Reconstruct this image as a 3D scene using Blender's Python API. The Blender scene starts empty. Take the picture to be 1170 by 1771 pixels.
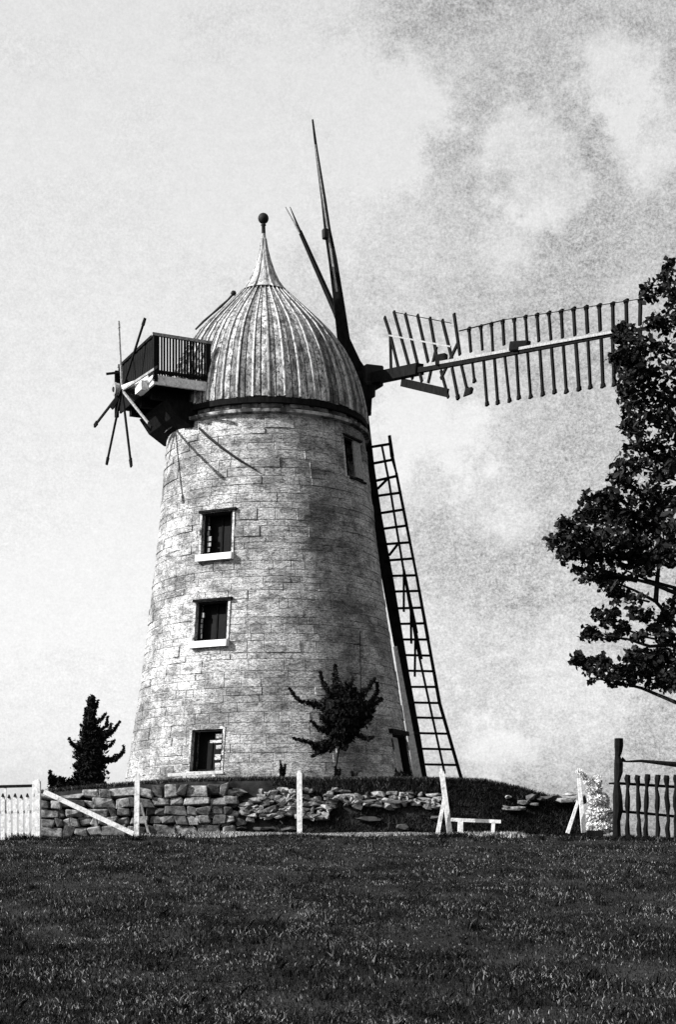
import bpy, bmesh, math, random
import numpy as np
from mathutils import Vector, Matrix
random.seed(11); np.random.seed(11)
R_ = math.radians
scn = bpy.context.scene

# ---------------------------------------------------------------- camera
F, HY, CX, EYE = 2600.0, 1455.0, 585.0, 1.6        # focal length, eye-level line and centre of the photograph
cd = bpy.data.cameras.new('camera'); cam = bpy.data.objects.new('camera', cd)
scn.collection.objects.link(cam); scn.camera = cam
cam.location = (0, 0, EYE); cam.rotation_euler = (R_(90), 0, 0)
cd.sensor_fit = 'VERTICAL'; cd.sensor_height = 36; cd.lens = F/1771*36
cd.shift_y = (HY-885.5)/1771; cd.clip_end = 8000; cd.clip_start = .1

# ---------------------------------------------------------------- light
SUN_AZ, SUN_EL = 249.0, 31.0
world = bpy.data.worlds.new('World'); scn.world = world; world.use_nodes = True
def build_world():
    nt = world.node_tree; N = nt.nodes; L = nt.links; N.clear()
    out = N.new('ShaderNodeOutputWorld'); bg = N.new('ShaderNodeBackground'); bg.inputs[1].default_value = .073
    sky = N.new('ShaderNodeTexSky'); sky.sky_type = 'NISHITA'; sky.sun_disc = False
    sky.sun_elevation = R_(SUN_EL); sky.sun_rotation = R_(SUN_AZ); sky.dust_density = 3; sky.air_density = 1
    bw = N.new('ShaderNodeRGBToBW'); L.new(sky.outputs[0], bw.inputs[0])
    tc = N.new('ShaderNodeTexCoord')
    def math_(op, a, b=None, clamp=False):
        m = N.new('ShaderNodeMath'); m.operation = op; m.use_clamp = clamp
        for i, v in enumerate((a, b)):
            if v is None: continue
            if isinstance(v, (int, float)): m.inputs[i].default_value = v
            else: L.new(v, m.inputs[i])
        return m.outputs[0]
    def noise(scale, detail, rough, dist=0, sx=(1,1,1)):
        mp = N.new('ShaderNodeMapping'); L.new(tc.outputs['Generated'], mp.inputs[0]); mp.inputs['Scale'].default_value = sx
        n = N.new('ShaderNodeTexNoise'); L.new(mp.outputs[0], n.inputs[0])
        n.inputs['Scale'].default_value = scale; n.inputs['Detail'].default_value = detail
        n.inputs['Roughness'].default_value = rough; n.inputs['Distortion'].default_value = dist
        return n.outputs[0]
    def rng(v, a, b, c, d):
        m = N.new('ShaderNodeMapRange'); m.interpolation_type = 'SMOOTHSTEP'; L.new(v, m.inputs[0])
        for i, q in enumerate((a, b, c, d)): m.inputs[i+1].default_value = q
        return m.outputs[0]
    sep = N.new('ShaderNodeSeparateXYZ'); L.new(tc.outputs['Generated'], sep.inputs[0])
    big = noise(5.0, 9, .58, .3, (1, 1, 1.5))
    fine = noise(620, 3, .85)
    mid = noise(110, 6, .75, 0, (1,1,1.5))
    # veil of cloud: thin and bright towards the sunny side, greyer on the far side
    veil = rng(sep.outputs[0], -.12, .13, 1.0, 0.0)
    cl = rng(big, .45, .60, 0, 1)
    tot = math_('ADD', math_('MULTIPLY', veil, .85), math_('MULTIPLY', cl, .34))
    # a few cumulus puffs, each in its own direction of the sky
    for (px, py, rad, amt) in ((1075,135,70,.55),(935,285,95,.5),(640,190,100,.5),(1120,230,70,.4),(730,720,120,.5),(860,880,80,.3),(860,1290,60,.3),(900,425,60,.35),(1000,1230,160,.2)):
        d = Vector(((px-CX)/F, 1, (HY-py)/F)).normalized()
        vm = N.new('ShaderNodeVectorMath'); vm.operation = 'DISTANCE'; L.new(tc.outputs['Generated'], vm.inputs[0]); vm.inputs[1].default_value = d
        dd = math_('ADD', vm.outputs['Value'], math_('MULTIPLY', math_('SUBTRACT', noise(26, 9, .68), .5), 3.6*rad/F))
        tot = math_('ADD', tot, rng(dd, rad/F*.35, rad/F*1.35, amt*1.05, 0))
    tot = math_('MINIMUM', tot, 1.0)
    g = rng(tot, 0, 1, .60, 1.0); 
    amp = math_('MULTIPLY', math_('SUBTRACT', 1.27, tot), 1.3)
    gr = math_('ADD', math_('SUBTRACT', fine, .5), math_('MULTIPLY', math_('SUBTRACT', mid, .5), .55))
    g = math_('ADD', g, math_('MULTIPLY', gr, amp))
    v = math_('MULTIPLY', math_('MULTIPLY', math_('POWER', bw.outputs[0], .35), 4.7), g)
    comb = N.new('ShaderNodeCombineColor')
    for i in range(3): L.new(v, comb.inputs[i])
    L.new(comb.outputs[0], bg.inputs[0]); L.new(bg.outputs[0], out.inputs[0])
build_world()
sd = bpy.data.lights.new('sun', 'SUN'); sun = bpy.data.objects.new('sun', sd); scn.collection.objects.link(sun)
sd.energy = 5.0; sd.angle = R_(.5); sd.color = (1, .995, .99)
az, el = R_(SUN_AZ), R_(SUN_EL)
to_sun = Vector((math.sin(az)*math.cos(el), math.cos(az)*math.cos(el), math.sin(el)))
sun.rotation_euler = to_sun.to_track_quat('Z', 'Y').to_euler(); sun.location = to_sun*60
vs = scn.view_settings; vs.view_transform = 'Standard'; vs.look = 'None'; vs.gamma = 1; vs.use_curve_mapping = False
vs.exposure = .92
scn.cycles.max_bounces = 5

# ---------------------------------------------------------------- helpers
def at(x, y, Y):                                   # the world point seen at photo pixel x,y at distance Y
    return Vector(((x-CX)/F*Y, Y, (HY-y)/F*Y+EYE))
def mat(name, c0, c1, scale=6, rough=.85, bump=.3, rnd=.0, detail=8, contrast=(.35,.65), spots=None, stretch=(1,1,1), spec=.3, coord='Object', island=0):
    m = bpy.data.materials.new(name); m.use_nodes = True; nt = m.node_tree; N = nt.nodes; L = nt.links
    b = N['Principled BSDF']; b.inputs['Roughness'].default_value = rough; b.inputs['Specular IOR Level'].default_value = spec
    tc = N.new('ShaderNodeTexCoord'); geo = N.new('ShaderNodeNewGeometry')
    mp = N.new('ShaderNodeMapping'); mp.inputs['Scale'].default_value = stretch
    L.new(geo.outputs['Position'] if coord == 'World' else tc.outputs['Object'], mp.inputs[0])
    n = N.new('ShaderNodeTexNoise'); n.inputs['Scale'].default_value = scale; n.inputs['Detail'].default_value = detail; n.inputs['Roughness'].default_value = .68
    L.new(mp.outputs[0], n.inputs[0])
    r = N.new('ShaderNodeMapRange'); r.inputs[1].default_value = contrast[0]; r.inputs[2].default_value = contrast[1]
    r.inputs[3].default_value = c0; r.inputs[4].default_value = c1; L.new(n.outputs[0], r.inputs[0])
    v = r.outputs[0]
    def mul(a, bq):
        q = N.new('ShaderNodeMath'); q.operation = 'MULTIPLY'
        for i, z in enumerate((a, bq)):
            if isinstance(z, (int, float)): q.inputs[i].default_value = z
            else: L.new(z, q.inputs[i])
        return q.outputs[0]
    if rnd:
        oi = N.new('ShaderNodeObjectInfo'); rr = N.new('ShaderNodeMapRange'); rr.inputs[3].default_value = 1-rnd; rr.inputs[4].default_value = 1+rnd*.35
        L.new(oi.outputs['Random'], rr.inputs[0]); v = mul(v, rr.outputs[0])
    if island:
        rr = N.new('ShaderNodeMapRange'); rr.inputs[3].default_value = 1-island; rr.inputs[4].default_value = 1+island*.35
        L.new(geo.outputs['Random Per Island'], rr.inputs[0]); v = mul(v, rr.outputs[0])
    if spots:                                       # (scale, threshold lo, hi, factor): stains and lichen with their own shape
        for (s, lo, hi, fac, st) in spots:
            mp2 = N.new('ShaderNodeMapping'); mp2.inputs['Scale'].default_value = st; L.new(geo.outputs['Position'], mp2.inputs[0])
            n2 = N.new('ShaderNodeTexNoise'); n2.inputs['Scale'].default_value = s; n2.inputs['Detail'].default_value = 6; n2.inputs['Roughness'].default_value = .7
            L.new(mp2.outputs[0], n2.inputs[0])
            r2 = N.new('ShaderNodeMapRange'); r2.inputs[1].default_value = lo; r2.inputs[2].default_value = hi; r2.inputs[3].default_value = 1; r2.inputs[4].default_value = fac
            L.new(n2.outputs[0], r2.inputs[0]); v = mul(v, r2.outputs[0])
    cc = N.new('ShaderNodeCombineColor')
    for i in range(3): L.new(v, cc.inputs[i])
    L.new(cc.outputs[0], b.inputs['Base Color'])
    if bump:
        bp = N.new('ShaderNodeBump'); bp.inputs['Strength'].default_value = bump; bp.inputs['Distance'].default_value = .03
        L.new(n.outputs[0], bp.inputs['Height']); L.new(bp.outputs[0], b.inputs['Normal'])
    return m
STONE = mat('limestone_block', .42, .74, 11, .92, .9, rnd=.12, island=.12, coord='World', contrast=(.36,.58), stretch=(1,1,2.6),
            spots=[(.55, .45, .60, .42, (1,1,1.3)), (1.5, .49, .60, .50, (1,1,2.0)), (5, .52, .64, .45, (1,1,2.6)), (15, .49, .60, .32, (1,1,3.0)), (36, .48, .60, .32, (1,1,1.8))])
MORTAR = mat('mortar', .32, .56, 14, .95, .5, coord='World', spots=[(1.3, .50, .60, .08, (1,1,1.6)), (15,.48,.6,.25,(1,1,2))])
SILL = mat('pale_dressed_stone', .60, .80, 12, .9, .3)
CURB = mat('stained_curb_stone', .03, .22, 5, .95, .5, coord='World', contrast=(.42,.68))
BOARD = mat('weathered_roof_board', .16, .60, 9, .8, .4, rnd=.72, stretch=(1,1,.35), coord='World', contrast=(.4,.58),
            spots=[(2.2, .48, .62, .35, (1,1,.6)), (22, .50, .60, .12, (1,1,.7)), (60, .54, .66, .3, (1,1,.6))])
BATTEN = mat('weathered_batten', .34, .66, 10, .8, .3, rnd=.45, coord='World', spots=[(11, .5, .62, .25, (1,1,.7))])
UNDER = mat('dark_boarding_below_cap_boards', .01, .03, 8, .9, .3)
LEAD = mat('lead_neck', .16, .5, 9, .6, .4, stretch=(1,1,.3), coord='World', contrast=(.38,.62), spots=[(16,.5,.64,.3,(1,1,.6))])
DARKWOOD = mat('tarred_wood', .003, .010, 12, .95, .5, stretch=(1,1,.4), spec=.08)
MIDWOOD = mat('grey_weathered_wood', .12, .34, 14, .85, .5, coord='World')
WHITE = mat('whitewashed_wood', .50, .80, 16, .85, .4, coord='World', spots=[(22,.55,.66,.4,(1,1,.4)),(6,.56,.68,.6,(1,1,1))])
PALEWOOD = mat('bleached_wood', .14, .34, 20, .85, .4, coord='World')
IRON = mat('black_iron', .004, .012, 12, .7, .3, spec=.2)
GLASS = mat('dark_window_pane', .002, .005, 4, .5, .3, spec=.03)
INTERIOR = mat('dark_interior', .004, .006, 4, 1, 0)
GROUND = mat('dark_turf', .010, .030, 1.2, .97, .8, coord='World', spots=[(26,.5,.62,.5,(1,1,1))], detail=10, spec=.05)
EARTH = mat('bank_of_dark_turf_and_earth', .008, .035, 3.5, .97, 1.0, coord='World', spec=.05, detail=10)
BARK = mat('dark_bark', .005, .016, 18, .95, .6, spec=.1)
LEAF = mat('dark_broad_leaf', .005, .018, 3, .7, 0, island=.6, spec=.1)
NEEDLE = mat('dark_conifer_needle', .006, .018, 3, .9, 0, island=.6, spec=.05)
BLOSSOM = mat('white_blossom', .45, .70, 9, .8, 0, island=.2)
RUBBLE = mat('rubble_limestone', .04, .40, 7, .92, .9, rnd=.88, coord='World', spots=[(9,.5,.62,.3,(1,1,1))])
WALLST = mat('old_wall_stone', .06, .36, 8, .92, .9, rnd=.85, coord='World', spots=[(7,.48,.62,.3,(1,1,1.5)),(40,.55,.7,.45,(1,1,1))])

def grass_mat(name, dark, pale, lo, hi):
    m = bpy.data.materials.new(name); m.use_nodes = True; N = m.node_tree.nodes; L = m.node_tree.links
    b = N['Principled BSDF']; b.inputs['Roughness'].default_value = .9; b.inputs['Specular IOR Level'].default_value = .05
    g = N.new('ShaderNodeNewGeometry'); 
    n = N.new('ShaderNodeTexNoise'); n.inputs['Scale'].default_value = 1.3; n.inputs['Detail'].default_value = 9; n.inputs['Roughness'].default_value = .86
    L.new(g.outputs['Position'], n.inputs[0])
    a = N.new('ShaderNodeMapRange'); a.inputs[1].default_value = lo; a.inputs[2].default_value = hi; a.inputs[3].default_value = -.18; a.inputs[4].default_value = .34
    L.new(n.outputs[0], a.inputs[0])
    s = N.new('ShaderNodeMath'); s.operation = 'ADD'; L.new(a.outputs[0], s.inputs[0]); L.new(g.outputs['Random Per Island'], s.inputs[1])
    r = N.new('ShaderNodeMapRange'); r.inputs[1].default_value = .80; r.inputs[2].default_value = 1.12; r.inputs[3].default_value = dark; r.inputs[4].default_value = pale
    L.new(s.outputs[0], r.inputs[0])
    cc = N.new('ShaderNodeCombineColor')
    for i in range(3): L.new(r.outputs[0], cc.inputs[i])
    L.new(cc.outputs[0], b.inputs['Base Color']); return m
GRASS = grass_mat('meadow_grass', .007, .36, .42, .70)

col = scn.collection
def link(name, me, m, parent=None, kind=None, loc=None):
    if m: me.materials.append(m)
    o = bpy.data.objects.new(name, me); col.objects.link(o)
    if parent: o.parent = parent
    if loc is not None: o.location = loc
    if kind: o['kind'] = kind
    return o
def mesh(name, vs_, fs, m, parent=None, kind=None, smooth=False, center=False):
    vs_ = [Vector(v) for v in vs_]; loc = None
    if center:
        loc = sum(vs_, Vector())/len(vs_); vs_ = [v-loc for v in vs_]
    me = bpy.data.meshes.new(name); me.from_pydata([tuple(v) for v in vs_], [], fs); me.update()
    bm = bmesh.new(); bm.from_mesh(me); bmesh.ops.recalc_face_normals(bm, faces=bm.faces); bm.to_mesh(me); bm.free()
    if smooth: me.polygons.foreach_set('use_smooth', [True]*len(me.polygons))
    return link(name, me, m, parent, kind, loc)
class MB:
    def __init__(s): s.v = []; s.f = []
    def add(s, v, f):
        k = len(s.v); s.v += [Vector(q) for q in v]; s.f += [tuple(i+k for i in q) for q in f]; return s
    def bar(s, a, b, w, t=None, w2=None, ref=None, off=None):    # tapered squared timber from a to b
        a, b = Vector(a), Vector(b); t = w if t is None else t; k = 1 if w2 is None else w2/w
        d = (b-a).normalized(); ref = Vector(ref or (0,1,0))
        if abs(d.dot(ref)) > .95: ref = Vector((1,0,0))
        u = d.cross(ref).normalized(); n = u.cross(d).normalized()
        v = []
        for p, q in ((a,1),(b,k)):
            for i, j in ((-1,-1),(1,-1),(1,1),(-1,1)): v.append(p+u*(w/2*i*q)+n*(t/2*j*q))
        return s.add(v, [(0,1,2,3),(7,6,5,4),(0,4,5,1),(1,5,6,2),(2,6,7,3),(3,7,4,0)])
    def tube(s, pts, rad, n=7, wob=0):
        pts = [Vector(p) for p in pts]; m = len(pts)
        rad = rad if isinstance(rad, (list,tuple)) else [rad]*m; v = []; f = []
        for i, p in enumerate(pts):
            d = (pts[min(i+1,m-1)]-pts[max(i-1,0)]).normalized(); ref = Vector((0,0,1)) if abs(d.z) < .9 else Vector((1,0,0))
            u = d.cross(ref).normalized(); w = d.cross(u)
            for k in range(n):
                a = 2*math.pi*k/n; r = rad[i]*(1+random.uniform(-wob,wob)); v.append(p+u*(r*math.cos(a))+w*(r*math.sin(a)))
        for i in range(m-1):
            for k in range(n): f.append((i*n+k, i*n+(k+1)%n, (i+1)*n+(k+1)%n, (i+1)*n+k))
        f.append(tuple(range(n))); f.append(tuple(range((m-1)*n, m*n)))
        return s.add(v, f)
    def lathe(s, prof, n=32, c=(0,0,0)):
        v = []; f = []; c = Vector(c)
        for (r, z) in prof:
            for k in range(n):
                a = 2*math.pi*k/n; v.append(c+Vector((r*math.cos(a), r*math.sin(a), z)))
        for i in range(len(prof)-1):
            for k in range(n): f.append((i*n+k, i*n+(k+1)%n, (i+1)*n+(k+1)%n, (i+1)*n+k))
        return s.add(v, f)
    def block(s, c, ex, ey, ez, ch=.02, jit=.015, rnd=None):     # chamfered rough block: centre, half-axes
        c, ex, ey, ez = Vector(c), Vector(ex), Vector(ey), Vector(ez); v = []
        lx, ly, lz = ex.length, ey.length, ez.length
        bm = bmesh.new(); 
        for i in (-1,1):
            for j in (-1,1):
                for k in (-1,1):
                    q = [random.uniform(-jit,jit) for _ in range(3)]
                    for ax in range(3):
                        w = [1,1,1]; w = [1-(ch/l if a != ax else 0) for a, l in zip(range(3), (lx,ly,lz))]
                        bm.verts.new(c+ex*(i*w[0]+q[0]/lx)+ey*(j*w[1]+q[1]/ly)+ez*(k*w[2]+q[2]/lz))
        bmesh.ops.convex_hull(bm, input=bm.verts)
        for q in [q for q in bm.verts if not q.link_faces]: bm.verts.remove(q)
        bm.verts.index_update(); vs2 = [q.co.copy() for q in bm.verts]; fs = [tuple(x.index for x in q.verts) for q in bm.faces]; bm.free()
        return s.add(vs2, fs)
    def rock(s, c, ex, ey, ez, n=14):
        c, ex, ey, ez = Vector(c), Vector(ex), Vector(ey), Vector(ez)
        bm = bmesh.new()
        for _ in range(n):
            p = Vector([random.gauss(0,1) for _ in range(3)]).normalized(); m = max(abs(p.x),abs(p.y),abs(p.z)); p = p*(.5+.5/m)*random.uniform(.75,1)
            bm.verts.new(c+ex*p.x+ey*p.y+ez*p.z)
        bmesh.ops.convex_hull(bm, input=bm.verts)
        for q in [q for q in bm.verts if not q.link_faces]: bm.verts.remove(q)
        bm.verts.index_update(); vs2 = [q.co.copy() for q in bm.verts]; fs = [tuple(x.index for x in q.verts) for q in bm.faces]; bm.free()
        return s.add(vs2, fs)
    def build(s, name, m, parent=None, kind=None, smooth=False, center=False): return mesh(name, s.v, s.f, m, parent, kind, smooth, center)
def empty(name, loc=(0,0,0), label=None, cat=None, group=None):
    o = bpy.data.objects.new(name, None); col.objects.link(o); o.location = loc; o.empty_display_size = .2
    return tag(o, label, cat, group)
def tag(o, label=None, cat=None, group=None, kind=None):
    for k, v in (('label',label),('category',cat),('group',group),('kind',kind)):
        if v: o[k] = v
    return o
class Frame:                                       # geometry given in world space, stored relative to its thing
    def __init__(s, root): s.inv = root.matrix_basis.inverted(); s.root = root
    def __call__(s, p): return s.inv @ Vector(p)

# ---------------------------------------------------------------- ground
def interp(x, tab):
    if x <= tab[0][0]: return tab[0][1]
    for (a, va), (b, vb) in zip(tab, tab[1:]):
        if x <= b: return va+(vb-va)*(x-a)/(b-a)
    return tab[-1][1]
GY = [(-200,-9),(0,0),(8,.40),(16,.92),(24,1.45),(28,1.68),(31,1.73),(45,1.60),(60,.8),(120,-6),(400,-30),(6000,-260)]
def wob(x, y): return .035*math.sin(x*.9+1.3)*math.sin(y*.55)+.02*math.sin(x*2.3+y*1.7)
def gz(x, y):
    side = -.0022*x*x if abs(x) < 20 else -.0022*400-(abs(x)-20)*.05
    return interp(y, GY)+side*(.6 if y < 45 else 1)+wob(x, y)*(1 if y < 60 else 0)
def axis_vals(segs):
    out = []
    for a, b, n in segs: out += [a+(b-a)*i/n for i in range(n)]
    return out+[segs[-1][1]]
xs = axis_vals([(-5000,-400,6),(-400,-40,8),(-40,-12,10),(-12,12,80),(12,40,10),(40,400,8),(400,5000,6)])
ys = axis_vals([(-200,0,8),(0,6,8),(6,34,90),(34,60,18),(60,400,16),(400,6000,10)])
v = [(x, y, gz(x,y)) for y in ys for x in xs]; nx = len(xs)
f = [(j*nx+i, j*nx+i+1, (j+1)*nx+i+1, (j+1)*nx+i) for j in range(len(ys)-1) for i in range(nx-1)]
mesh('ground', v, f, GROUND, kind='structure', smooth=True)

# the raised terrace on which the mill stands
TOPPX = [(60,1374),(80,1371),(130,1366),(240,1357),(300,1353),(390,1350),(520,1350),(700,1350),(770,1351),(840,1353),(905,1367),(960,1384),(1000,1393),(1008,1396)]
WF = 30.8                                          # distance of the terrace front
def top_z(x, Y):                                   # terrace surface height
    px = CX+F*x/WF; z = (HY-interp(px, TOPPX))/F*WF+EYE
    return z+ (min(Y,36)-WF)*.035*min(1, max(0,(1000-px)/200), max(0,(px-60)/120))
XL, XR = (66-CX)/F*WF, (1008-CX)/F*WF
def bank():
    v = []; f = []; cols = 130; rows = []
    # rows: foot of the face, belly, top edge, then back over the plateau and down again behind
    for i in range(cols+1):
        x = XL+(XR-XL)*i/cols
        px = CX+F*x/WF
        lean = interp(px, [(60,.05),(400,.08),(520,.42),(1008,.6)])
        line = []
        zt = top_z(x, WF); zb = gz(x, WF-lean-.02)-.15
        for k in range(9):
            t = k/8; yy = WF-lean*(1-t)**1.3; zz = zb+(zt-zb)*t
            line.append((x, yy+.05*math.sin(x*5+t*7)*(1-abs(2*t-1)), zz))
        for yy in (31.1,31.6,32.3,33.2,34.5,36,38,40,42,43.5):
            line.append((x, yy, top_z(x, yy)+.025*math.sin(x*3.1+yy*2)))
        line.append((x, 45.5, gz(x,45.5)-.2))
        rows.append(line)
    n = len(rows[0])
    for l in rows: v += l
    for i in range(cols):
        for k in range(n-1): f.append((i*n+k, (i+1)*n+k, (i+1)*n+k+1, i*n+k+1))
    # the two ends, sloping down to the field
    for (i, s) in ((0,-1),(cols,1)):
        k0 = len(v)
        for p in rows[i]:
            x = p[0]+s*(.05+max(0,(p[2]-gz(p[0],p[1])))*.18); v.append((x, p[1], gz(x,p[1])-.12))
        for k in range(n-1): f.append((i*n+k, i*n+k+1, k0+k+1, k0+k))
    return mesh('terrace_bank', v, f, EARTH, kind='structure', smooth=True)
bank()

# ---------------------------------------------------------------- windmill
AX, AY = (468-CX)/F*38, 38.0
BASEZ = (HY-1352)/F*38+EYE
mill = empty('windmill', (AX, AY, BASEZ-.12), 'tall round stone windmill with ribbed onion cap, lattice sails and rear gallery', 'windmill')
mill.rotation_euler = (0, -.0125, 0)
M = Frame(mill)
def P(x, y, Y): return M(at(x, y, Y))
def zc(y, Y=38): return P(468, y, Y).z
H = 8.72
def RT(z):
    t = z/H; return 3.66*(1-t)+2.50*t-.10*math.sin(math.pi*t)
def hit(x, y):                                     # where the photo pixel falls on the tower wall -> (theta, z)
    for i in range(4000):
        p = P(x, y, 33+i*.002)
        if 0 <= p.z <= H and math.hypot(p.x, p.y) <= RT(p.z): return math.atan2(p.y, p.x), p.z
    return None
wall = empty_part = bpy.data.objects.new('tower_wall', None)
# openings: (x0,x1,y0,y1 in the photo)
OPEN = []
for (x0,x1,y0,y1) in ((349,402,885,958),(338,394,1039,1108),(330,384,1261,1334),(597,625,760,826),(684,712,1272,1346)):
    c = hit((x0+x1)/2, (y0+y1)/2)
    l = hit(x0, (y0+y1)/2); r = hit(x1, (y0+y1)/2) or (c[0]+(c[0]-l[0]),0)
    t_ = hit((x0+x1)/2, y0); b_ = hit((x0+x1)/2, y1) or (0, .02)
    OPEN.append((l[0], r[0], b_[1], t_[1]))
print('openings', OPEN)
def cyl(th, r, z): return Vector((r*math.cos(th), r*math.sin(th), z))
# mortar skin = the part 'tower_wall' itself, open at the windows
ths = sorted(set([2*math.pi*i/96-math.pi for i in range(97)]+[o[0] for o in OPEN]+[o[1] for o in OPEN]))
zz = sorted(set([H*i/30 for i in range(31)]+[o[2] for o in OPEN]+[o[3] for o in OPEN]))
v = [cyl(t, RT(z)-.012, z) for z in zz for t in ths]; f = []
for j in range(len(zz)-1):
    for i in range(len(ths)-1):
        tc_, zc_ = (ths[i]+ths[i+1])/2, (zz[j]+zz[j+1])/2
        if any(o[0] < tc_ < o[1] and o[2] < zc_ < o[3] for o in OPEN): continue
        k = len(ths); f.append((j*k+i, j*k+i+1, (j+1)*k+i+1, (j+1)*k+i))
wall = mesh('tower_wall', v, f, MORTAR, mill, smooth=True)
# ashlar blocks, course by course
def cut(rect, o):
    a0,a1,z0,z1 = rect; b0,b1,y0,y1 = o
    if a1 <= b0 or a0 >= b1 or z1 <= y0 or z0 >= y1: return [rect]
    out = []
    if a0 < b0: out.append((a0,b0,z0,z1))
    if a1 > b1: out.append((b1,a1,z0,z1))
    m0, m1 = max(a0,b0), min(a1,b1)
    if z0 < y0: out.append((m0,m1,z0,y0))
    if z1 > y1: out.append((m0,m1,y1,z1))
    return out
blocks = []; z = 0
while z < H-.06:
    h = random.choice((.15,.17,.19,.21,.22,.25,.28)); 
    if z+h > H-.1: h = H-z
    r = RT(z+h/2); a = random.uniform(0,.2); end = a+2*math.pi
    while a < end-.01:
        w = random.choice((random.uniform(.2,.5),random.uniform(.35,.95)))/r
        if end-a-w < .12: w = end-a
        rects = [(a-2*math.pi if a > math.pi else a, 0, z, z+h)]
        a0 = (a+math.pi)%(2*math.pi)-math.pi; rects = [(a0, a0+w, z, z+h)]
        for o in OPEN: rects = [q for rc in rects for q in cut(rc, o)]
        for q in rects:
            if (q[1]-q[0])*r > .05 and q[3]-q[2] > .035: blocks.append(q)
        a += w
    z += h
campos = M((0,0,EYE))
def block_geo(q):
    a0,a1,z0,z1 = q; r = RT((z0+z1)/2); g = random.choice((.001,.0015,.002,.003,.004,.011)); d = random.choice((0,.002,.004,random.uniform(-.004,.024))); ch = .007
    ga = g/r; c = []
    n = max(1, math.ceil((a1-a0)*r/.26)); m = 2*(n+1); jj = [random.uniform(-.005,.005) for _ in range(m)]
    for (da, dz, dr) in ((0,0,-.07),(0,0,d-.010),(ch/r,ch,d)):
        lo, hi = a0+ga+da, a1-ga-da
        ring = [(lo+(hi-lo)*k/n, z0+g+dz) for k in range(n+1)]+[(hi-(hi-lo)*k/n, z1-g-dz) for k in range(n+1)]
        for (aa, zz_), ja in zip(ring, jj):
            ja = ja if dr > -.05 else 0
            c.append(cyl(aa+ja*.6/r, RT(zz_)+dr+random.uniform(-.002,.002), zz_+ja*.8))
    fs = [(2*m+k, 2*m+k+1, 2*m+m-2-k, 2*m+m-1-k) for k in range(n)]
    for k in range(m):
        q_ = (k+1)%m; fs += [(k,q_,m+q_,m+k),(m+k,m+q_,2*m+q_,2*m+k)]
    return c, fs
def shown(q):
    a = (q[0]+q[1])/2; zz_ = (q[2]+q[3])/2; p = cyl(a, RT(zz_), zz_); n = Vector((math.cos(a), math.sin(a), 0))
    return n.dot((campos-p).normalized())*(q[1]-q[0])*(q[3]-q[2])*RT(zz_)
blocks.sort(key=shown, reverse=True)
for q in blocks[:300]:
    c, fs = block_geo(q); mesh('stone_block', c, fs, STONE, wall, center=True)
mb = MB()
for q in blocks[300:]: mb.add(*block_geo(q))
mb.build('masonry', STONE, wall, kind='stuff')
print('blocks', len(blocks))

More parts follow.
